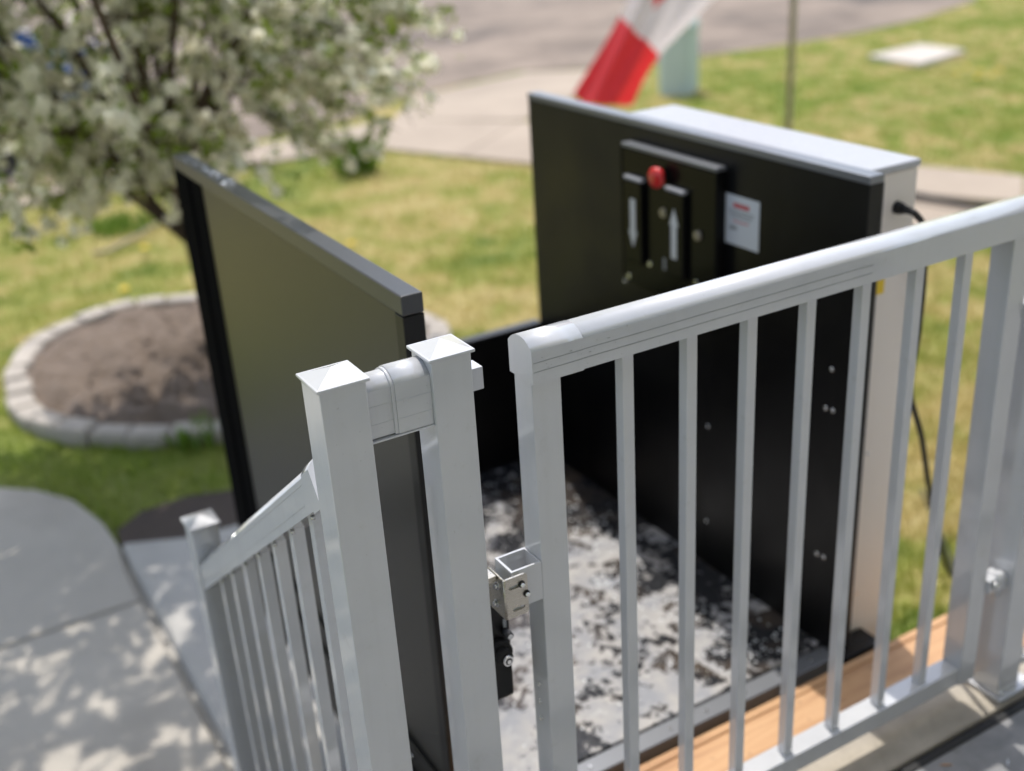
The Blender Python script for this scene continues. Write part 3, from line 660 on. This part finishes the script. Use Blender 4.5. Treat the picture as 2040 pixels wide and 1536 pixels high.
# ------------------------------------------------------------------ flower bed
bed = thing('flower_bed', (1.4, 5.4, GZ), 'oval bare-soil flower bed ringed with pale edging stones', 'flower bed')
def closed_curve(P, n):
    P = [Vector((p[0], p[1], 0)) for p in P]; m = len(P); pts = []
    for i in range(m):
        p0, p1, p2, p3 = P[i - 1], P[i], P[(i + 1) % m], P[(i + 2) % m]
        for k in range(10):
            t = k / 10; pts.append(.5 * ((2 * p1) + (-p0 + p2) * t + (2 * p0 - 5 * p1 + 4 * p2 - p3) * t * t + (-p0 + 3 * p1 - 3 * p2 + p3) * t ** 3))
    L = [0]
    for i in range(len(pts)): L.append(L[-1] + (pts[(i + 1) % len(pts)] - pts[i]).length)
    out = []
    for k in range(n):
        d = L[-1] * k / n; j = max(i for i in range(len(pts)) if L[i] <= d); f = (d - L[j]) / max(L[j + 1] - L[j], 1e-6)
        out.append(pts[j].lerp(pts[(j + 1) % len(pts)], f))
    return out
ring = closed_curve(BEDO, 108); cen = Vector((1.35, 5.4, 0)); NS = 36
def inward(i, d):
    a = ring[(i - 1) % 108]; c = ring[(i + 1) % 108]; t = (c - a).normalized(); n_ = Vector((-t.y, t.x, 0))
    if n_.dot(cen - ring[i % 108]) < 0: n_ = -n_
    return ring[i % 108] + n_ * d
for k in range(NS):
    wv = .115 + rnd.uniform(-.010, .010); h = .075 + rnd.uniform(-.010, .010); off = rnd.uniform(-.012, .012)
    idx = [k * 3 + j for j in range(4)]
    outer = [inward(i, off) for i in idx]; inner = [inward(i, off + wv) for i in idx]
    # leave a joint between neighbours
    for R_ in (outer, inner):
        R_[0] = R_[0].lerp(R_[1], .10); R_[-1] = R_[-1].lerp(R_[-2], .10)
    b = MB(); b.prism([(p.x, p.y) for p in outer] + [(p.x, p.y) for p in inner[::-1]], GZ - .03, GZ + h, .018); b.build('edging_stone', STONE, bed)
# soil: bumpy mound
def soil_mesh():
    N = 60; V = []; F = []; inner = [inward(i, .10) for i in range(108)]
    nr = 26
    for r in range(nr + 1):
        f = r / nr
        for i in range(108):
            p = cen.lerp(inner[i], f); z = GZ + .035 + .06 * (1 - f * f) + .024 * math.sin(p.x * 17 + 2 * math.sin(p.y * 9)) * math.sin(p.y * 14 + math.sin(p.x * 11)) + rnd.uniform(-.022, .022) * (f < .97)
            V.append((p.x, p.y, z))
    for r in range(nr):
        for i in range(108): j = (i + 1) % 108; F.append((r * 108 + i, (r + 1) * 108 + i, (r + 1) * 108 + j, r * 108 + j))
    o = np_mesh('soil', V, F, SOIL, bed)
    for p in o.data.polygons: p.use_smooth = True
soil_mesh()
cl = MB()
for k in range(420):
    a = rnd.random() * 6.283; f = math.sqrt(rnd.random()) * .82; p = cen.lerp(inward(int(a / 6.283 * 108) % 108, .12), f); r = rnd.uniform(.008, .032) * rnd.random() ** .5
    cl.dome((p.x, p.y, GZ + .03 + .06 * (1 - f * f)), (rnd.gauss(0, .3), rnd.gauss(0, .3), 1), r, r * rnd.uniform(.6, 1.3), 6, 2)
cl.build('soil_clods', SOIL, bed)['kind'] = 'stuff'

# ------------------------------------------------------------------ blossoming tree
def tree(base, label):
    tr = thing('blossom_tree', base, label, 'tree'); B0 = Vector(base); R = random.Random(5)
    wood = MB(); limbs = MB()
    # crown: two overlapping lobes, the upper one leaning over the walkway
    LOBES = [(Vector((1.16, 5.15, 1.36)), Vector((1.22, .62, .90)), 400), (Vector((1.0, 4.72, 1.02)), Vector((1.0, .5, .42)), 90), (Vector((-.08, 4.15, 2.45)), Vector((1.30, 1.7, .88)), 470)]
    def limb(mb, pts, r0, r1, sides=8):
        n = len(pts) - 1; mb.tube(pts, [r0 + (r1 - r0) * i / n for i in range(n + 1)], sides)
    tpts = [B0 + Vector((-.02 * i + R.gauss(0, .008), -.01 * i + R.gauss(0, .008), -.05 + i * .18)) for i in range(7)]
    limb(wood, tpts, .05, .036, 12)
    nodes = []                         # (point, radius) on limbs that twigs may spring from
    def reach(p, q, r0, r1, sag=.0, n=9, sides=8):
        d = (q - p); side = Vector((R.gauss(0, 1), R.gauss(0, 1), 0)) * d.length * .09; pts = []
        for i in range(n + 1):
            t = i / n; pts.append(p.lerp(q, t) + side * math.sin(math.pi * t) + Vector((0, 0, 1)) * d.length * .12 * math.sin(math.pi * t) + Vector((R.gauss(0, .012), R.gauss(0, .012), R.gauss(0, .012))) * (1 if 0 < i < n else 0))
        limb(limbs, pts, r0, r1, sides)
        for i in range(2, n + 1): nodes.append(pts[i])
        return pts
    top = tpts[-1]
    for c, rad, _n in LOBES:
        for k in range(10 if _n > 100 else 4):
            a = 2 * math.pi * (k + R.uniform(-.25, .25)) / (10 if _n > 100 else 4); el = R.uniform(-.45, .75)
            q = c + Vector((rad.x * math.cos(a) * math.cos(el), rad.y * math.sin(a) * math.cos(el), rad.z * math.sin(el))) * .80
            m = reach(tpts[-1 - k % 3], q, .019, .006)
            for _ in range(3):
                f = m[R.randrange(4, len(m))]; q2 = f + (Vector((R.gauss(0, .5), R.gauss(0, .5), R.gauss(.1, .35))) * .45 + (f - c) * .12) * .8; reach(f, q2, .008, .004, 0, 5, 5)
    reach(top, Vector((1.0, 5.05, 2.9)), .034, .010)
    sh0 = []; sh1 = []; fl = []
    for c, rad, nsh in LOBES:
        for k in range(nsh):
            while True:
                u = Vector((R.uniform(-1, 1), R.uniform(-1, 1), R.uniform(-1, 1)))
                if u.length < 1 and u.length > .25 and (u.length > .55 or R.random() < .4): break
            p = c + Vector((u.x * rad.x, u.y * rad.y, u.z * rad.z)); p.z = max(p.z, 1.66 - .233 * p.y + R.uniform(0, .12))
            near = min(nodes, key=lambda n_: (n_ - p).length_squared)
            d = (u.normalized() + Vector((R.gauss(0, .35), R.gauss(0, .35), R.gauss(.15, .4)))).normalized(); L = R.uniform(.22, .48)
            pts = [near.lerp(p, t / 3) + Vector((R.gauss(0, .01), R.gauss(0, .01), R.gauss(0, .01))) * (t > 0) for t in range(4)]
            for i in range(1, 5): pts.append(p + d * L * i / 4 + Vector((0, 0, -.05)) * (i / 4) ** 2 * R.uniform(-.4, 1))
            pts = [Vector((v.x, v.y, max(v.z, 1.63 - .233 * v.y))) for v in pts]
            limb(limbs, pts, .0045, .002, 4)
            isf = R.random() < .78
            for i in range(2, len(pts)): sh0.append(pts[i - 1]); sh1.append(pts[i]); fl.append(isf)
            for _ in range(3):
                i = R.randrange(3, len(pts)); e = pts[i] + (d + Vector((R.gauss(0, .7), R.gauss(0, .7), R.gauss(0, .7)))).normalized() * R.uniform(.1, .24)
                limb(limbs, [pts[i], pts[i].lerp(e, .5) + Vector((0, 0, .01)), e], .003, .0015, 3); sh0.append(pts[i]); sh1.append(e); fl.append(isf)
    wood.build('trunk', BARK, tr); limbs.build('branches', BARK, tr)
    T0 = np.array([tuple(v) for v in sh0]); T1 = np.array([tuple(v) for v in sh1]); nt_ = len(T0); flower = np.array(fl)
    lens = np.linalg.norm(T1 - T0, axis=1)
    def rand_unit(n): v = nrg.normal(size=(n, 3)); return v / np.linalg.norm(v, axis=1, keepdims=True)
    def scatter(n, w, spread):
        w = w * lens; i = nrg.choice(nt_, n, p=w / w.sum()); f = nrg.random((n, 1)); return T0[i] + (T1[i] - T0[i]) * f + rand_unit(n) * spread * nrg.random((n, 1))
    n = 22000; P = scatter(n, np.where(flower, .8, 1.4), .07); A = rand_unit(n); U = rand_unit(n); S = np.cross(A, U); S /= np.linalg.norm(S, axis=1, keepdims=True)
    L = (.036 + .028 * nrg.random((n, 1))); W = L * .26; Nn = np.cross(A, S)
    V = np.stack([P, P + A * L * .5 + S * W + Nn * W * .4, P + A * L, P + A * L * .5 - S * W + Nn * W * .4], 1).reshape(-1, 3)
    base_i = np.arange(n)[:, None] * 4; F = np.concatenate([base_i + [0, 1, 2], base_i + [0, 2, 3]], 0)
    tag(np_mesh('foliage', V, F, LEAF, tr), kind='stuff')
    # blossoms: five petals in a shallow cup, crowded along the shoots
    nc = 10000; n = nc * 6; C_ = scatter(nc, np.where(flower, 1.0, .15), .03); P = np.repeat(C_, 6, 0) + rand_unit(n) * .021 * nrg.random((n, 1)) ** .5
    A = rand_unit(n) + (P - np.repeat(C_, 6, 0)) / .024; A[:, 2] += .2; A /= np.linalg.norm(A, axis=1, keepdims=True)
    U = np.cross(A, rand_unit(n)); U /= np.linalg.norm(U, axis=1, keepdims=True); S = np.cross(A, U); r = .016 + .009 * nrg.random((n, 1))
    Vs = []
    for k in range(5):
        a0 = 2 * math.pi * k / 5; rows = []
        for da, rr, zz in ((0, .0, 0), (-.58, .85, .25), (0, 1.15, .38), (.58, .85, .25)):
            rows.append(P + (U * math.cos(a0 + da) + S * math.sin(a0 + da)) * r * rr + A * r * zz)
        Vs.append(np.stack(rows, 1))
    V = np.concatenate(Vs, 0).reshape(-1, 3); F = np.arange(len(V)).reshape(-1, 4)
    tag(np_mesh('blossoms', V, F, PETAL, tr), kind='stuff')
    return tr
tree((1.30, 5.10, GZ + .06), 'low crabapple tree covered in white blossom, growing from the flower bed')

# ------------------------------------------------------------------ flag and pole
FPB = at_ground(1563, 440); FDEP = (FPB - CAM).dot(FWD)
PT = Vector((FPB.x, FPB.y, GZ + 3.3))
b = MB(); b.cyl(FPB, PT, .021, .019, 16); fp = thing('flagpole', FPB, 'thin grey flagpole standing in the lawn behind the tower', 'flagpole')
b.build('pole', POLEM, fp); b = MB(); b.dome(PT, (0, 0, 1), .035, .035, 14, 5); b.build('finial', POLEM, fp); b = MB(); b.cyl(FPB - Vector((0, 0, .02)), FPB + Vector((0, 0, .12)), .045, .038, 16); b.build('ground_sleeve', POLEM, fp)
LEAFP = [(0, 1.0), (.13, .74), (.27, .80), (.20, .42), (.40, .62), (.45, .50), (.72, .54), (.62, .36), (.74, .28), (.40, .02), (.45, -.12), (.06, -.06), (.08, -.5), (0, -.5)]
LEAFP = LEAFP + [(-x, y) for x, y in LEAFP[::-1][1:-1]]
def flag():
    # control grid: rows u from hoist (0) to fly (1), columns v; (px, py, depth offset)
    ctl = [
        [(1556, -660, 0), (1556, -560, .02), (1556, -470, .03), (1556, -370, .0)],
        [(1420, -420, .05), (1450, -370, -.10), (1480, -300, .02), (1530, -215, .10)],
        [(1318, -170, -.05), (1350, -130, -.18), (1390, -80, -.02), (1452, -40, .12)],
        [(1234, 34, -.02), (1262, 58, -.14), (1290, 85, -.04), (1313, 113, .10)],
        [(1142, 188, .02), (1172, 205, -.08), (1215, 213, -.02), (1262, 206, .06)],
    ]
    G = [[at_depth(x, y, FDEP + d) for x, y, d in row] for row in ctl]
    def cr(P, t):
        n = len(P) - 1; i = min(int(t * n), n - 1); f = t * n - i; p0, p1, p2, p3 = P[max(i - 1, 0)], P[i], P[i + 1], P[min(i + 2, n)]
        return .5 * ((2 * p1) + (-p0 + p2) * f + (2 * p0 - 5 * p1 + 4 * p2 - p3) * f * f + (-p0 + 3 * p1 - 3 * p2 + p3) * f ** 3)
    NU, NV = 112, 48; V = []; F = []; M = []
    for i in range(NU + 1):
        u = i / NU
        for j in range(NV + 1):
            v = j / NV; p = cr([cr(row, v) for row in G], u)
            p = p + FWD * (.034 * math.sin(v * 8 + u * 6) * u + .012 * math.sin(v * 19 - u * 9)) ; V.append(tuple(p))
    def inleaf(x, y):
        r = False; n = len(LEAFP)
        for a in range(n):
            x0, y0 = LEAFP[a]; x1, y1 = LEAFP[(a + 1) % n]
            if (y0 > y) != (y1 > y) and x < (x1 - x0) * (y - y0) / (y1 - y0) + x0: r = not r
        return r
    for i in range(NU):
        for j in range(NV):
            F.append((i * (NV + 1) + j, (i + 1) * (NV + 1) + j, (i + 1) * (NV + 1) + j + 1, i * (NV + 1) + j + 1))
            u = (i + .5) / NU; v = (j + .5) / NV
            red = u < .25 or u > .75 or inleaf((u - .5) * 2 / .46 / 1.0 * 1.0, (.5 - v) / .42 + .22)
            M.append(0 if red else 1)
    fl = thing('flag', at_depth(1556, -500, FDEP), 'red and white maple leaf flag hanging limp behind the lift panel', 'flag')
    o = np_mesh('cloth', V, F, [FRED, FWHITE], fl); o.data.polygons.foreach_set('material_index', np.array(M, np.int32))
    for p in o.data.polygons: p.use_smooth = True
    sm = o.modifiers.new('thickness', 'SOLIDIFY'); sm.thickness = .0012
    b = MB(); b.tube([Vector(V[j]) + FWD * .004 for j in range(0, NV + 1, 6)], .006, 8); b.build('hoist_sleeve', FWHITE, fl)
flag()

# ------------------------------------------------------------------ things on the far lawn
gb = at_ground(1352, 184); ub = thing('utility_pedestal', gb, 'pale green utility pedestal on the lawn behind the flag', 'utility box')
b = MB(); ang = .6
def rot(dx, dy): return (gb.x + dx * math.cos(ang) - dy * math.sin(ang), gb.y + dx * math.sin(ang) + dy * math.cos(ang))
def rrect(w, d, r, n=5):
    p = []
    for sx, sy, a0 in ((1, 1, 0), (-1, 1, 90), (-1, -1, 180), (1, -1, 270)):
        for i in range(n + 1): a = math.radians(a0 + 90 * i / n); p.append((sx * (w / 2 - r) + r * math.cos(a), sy * (d / 2 - r) + r * math.sin(a)))
    return p
b.prism([rot(*p) for p in rrect(.40, .34, .10)], GZ, GZ + .62, .01); b.build('body', GREENBOX, ub)
b = MB(); b.prism([rot(*p) for p in rrect(.42, .36, .11)], GZ + .62, GZ + .72, .05); b.build('lid', GREENBOX, ub)
lid = [at_ground(x, y) for x, y in ((1730, 120), (1832, 97), (1922, 110), (1832, 137))]
b = MB(); b.prism([(p.x, p.y) for p in lid], GZ - .05, GZ + .06, .015)
tag(b.build('concrete_vault_lid', PALECONC), 'pale concrete vault lid set flat in the grass at the far right', 'vault lid')

# dandelions
DPOS = [(1925, 152), (1950, 160), (1975, 168), (1945, 172), (1990, 158), (700, 512), (655, 600), (690, 604), (250, 605), (290, 520), (1905, 165)]
dm = None
for i, (x, y) in enumerate(DPOS):
    p = at_ground(x, y); t = thing('dandelion', p, None, None)
    b = MB(); b.tube([(p.x, p.y, GZ), (p.x + .01, p.y, GZ + .05), (p.x + .012, p.y + .01, GZ + .085)], .003, 5); b.build('stem', LEAF, t)
    b = MB(); c = Vector((p.x + .012, p.y + .01, GZ + .085)); b.dome(c, (0, 0, 1), .028, .016, 12, 3); b.build('flower', YELLOW, t)
    right = x > 1500
    tag(t, 'yellow dandelion in the cluster below the concrete vault lid' if right else 'yellow dandelion dotted in the lawn left of the right lift panel', 'dandelion', 'dandelions by the vault lid' if right else 'dandelions in the middle lawn')
# tall weeds beside the sidewalk
def weeds(c, n, r, h, label):
    P = Vector(c); V = []; F = []
    for i in range(n):
        a = rnd.random() * 6.283; q = P + Vector((math.cos(a), math.sin(a), 0)) * r * math.sqrt(rnd.random()); hh = h * rnd.uniform(.5, 1); w = rnd.uniform(.006, .013); th = rnd.random() * 6.283
        d = Vector((math.cos(th), math.sin(th), 0)); ln = Vector((rnd.gauss(0, .3), rnd.gauss(0, .3), 0)) * hh
        k = len(V); V += [tuple(q - d * w), tuple(q + d * w), tuple(q + ln * .4 + d * w * .8 + Vector((0, 0, hh * .6))), tuple(q + ln + Vector((0, 0, hh)))]; F += [(k, k + 1, k + 2), (k, k + 2, k + 3)]
    t = thing('weed_clump', P, label, 'weeds'); np_mesh('blade', V, F, LEAF2, t)
LEAF2 = m_leaf('weed_leaf', (.10, .19, .02), (.19, .30, .04))
weeds(at_ground(712, 345), 260, .16, .34, 'bright green weed clump beside the sidewalk edge')
weeds(at_ground(250, 455), 200, .25, .12, 'bright green weed tuft on the lawn under the tree')
weeds(at_ground(395, 885), 60, .10, .13, 'green weeds against the near edging stones')
# a fallen twig under the tree
b = MB(); b.tube([tuple(at_ground(x, y, GZ + .04)) for x, y in ((185, 505), (215, 500), (250, 482), (285, 462), (330, 435))], [.012, .014, .013, .010, .006], 8)
tag(b.build('fallen_branch', SIDEW), 'pale fallen branch lying on the lawn beneath the tree', 'branch')

# ------------------------------------------------------------------ parked car behind the tree
def car(loc, rz):
    t = thing('parked_car', (0, 0, 0), 'blue car parked beyond the sidewalk, mostly hidden behind the blossom tree', 'car')
    prof = [(-2.15, .42), (-2.2, .62), (-2.12, .88), (-1.35, .98), (-.62, 1.44), (.75, 1.47), (1.62, 1.02), (2.12, .92), (2.2, .66), (2.15, .42)]
    b = MB(); w = .86
    b.loft([(x, -w * (1 if z < 1.0 else .80), z) for x, z in prof], [(x, w * (1 if z < 1.0 else .80), z) for x, z in prof]); bd = b.build('body', CARBLUE, t)
    for s in (-1, 1):
        b = MB(); q = [(-1.12, 1.02), (-.58, 1.38), (.02, 1.40), (.02, 1.02)]; b.loft([(x, s * (.872 if z < 1.1 else .705), z) for x, z in q], [(x, s * (.84 if z < 1.1 else .68), z) for x, z in q]); b.build('side_window', GLASS, bd)
        b = MB(); q = [(.08, 1.02), (.08, 1.40), (.70, 1.42), (1.38, 1.04)]; b.loft([(x, s * (.872 if z < 1.1 else .705), z) for x, z in q], [(x, s * (.84 if z < 1.1 else .68), z) for x, z in q]); b.build('side_window', GLASS, bd)
        for x in (-1.35, 1.35):
            b = MB(); b.cyl((x, s * .70, .33), (x, s * .89, .33), .33, .33, 24); wh = b.build('wheel', TYRE, t)
            b = MB(); b.cyl((x, s * .891, .33), (x, s * .905, .33), .21, .19, 20); b.build('rim', RIM, wh)
        b = MB(); b.box(-2.19, -2.05, s * .62 - .14, s * .62 + .14, .70, .84, .03); b.build('headlight', CHROME, t)
        b = MB(); b.box(2.10, 2.21, s * .68 - .1, s * .68 + .1, .70, .86, .02); b.build('tail_light', RED, t)
    b = MB(); q = [(-1.30, 1.0, .68), (-1.30, 1.0, -.68), (-.66, 1.425, -.62), (-.66, 1.425, .62)]; b.loft([(x - .03, y, z + .02) for x, z, y in q], [(x + .02, y, z - .02) for x, z, y in q]); b.build('windscreen', GLASS, bd)
    t.location = loc; t.rotation_euler = (0, 0, rz)
car((.1, 11.7, GZ + .006), .06)
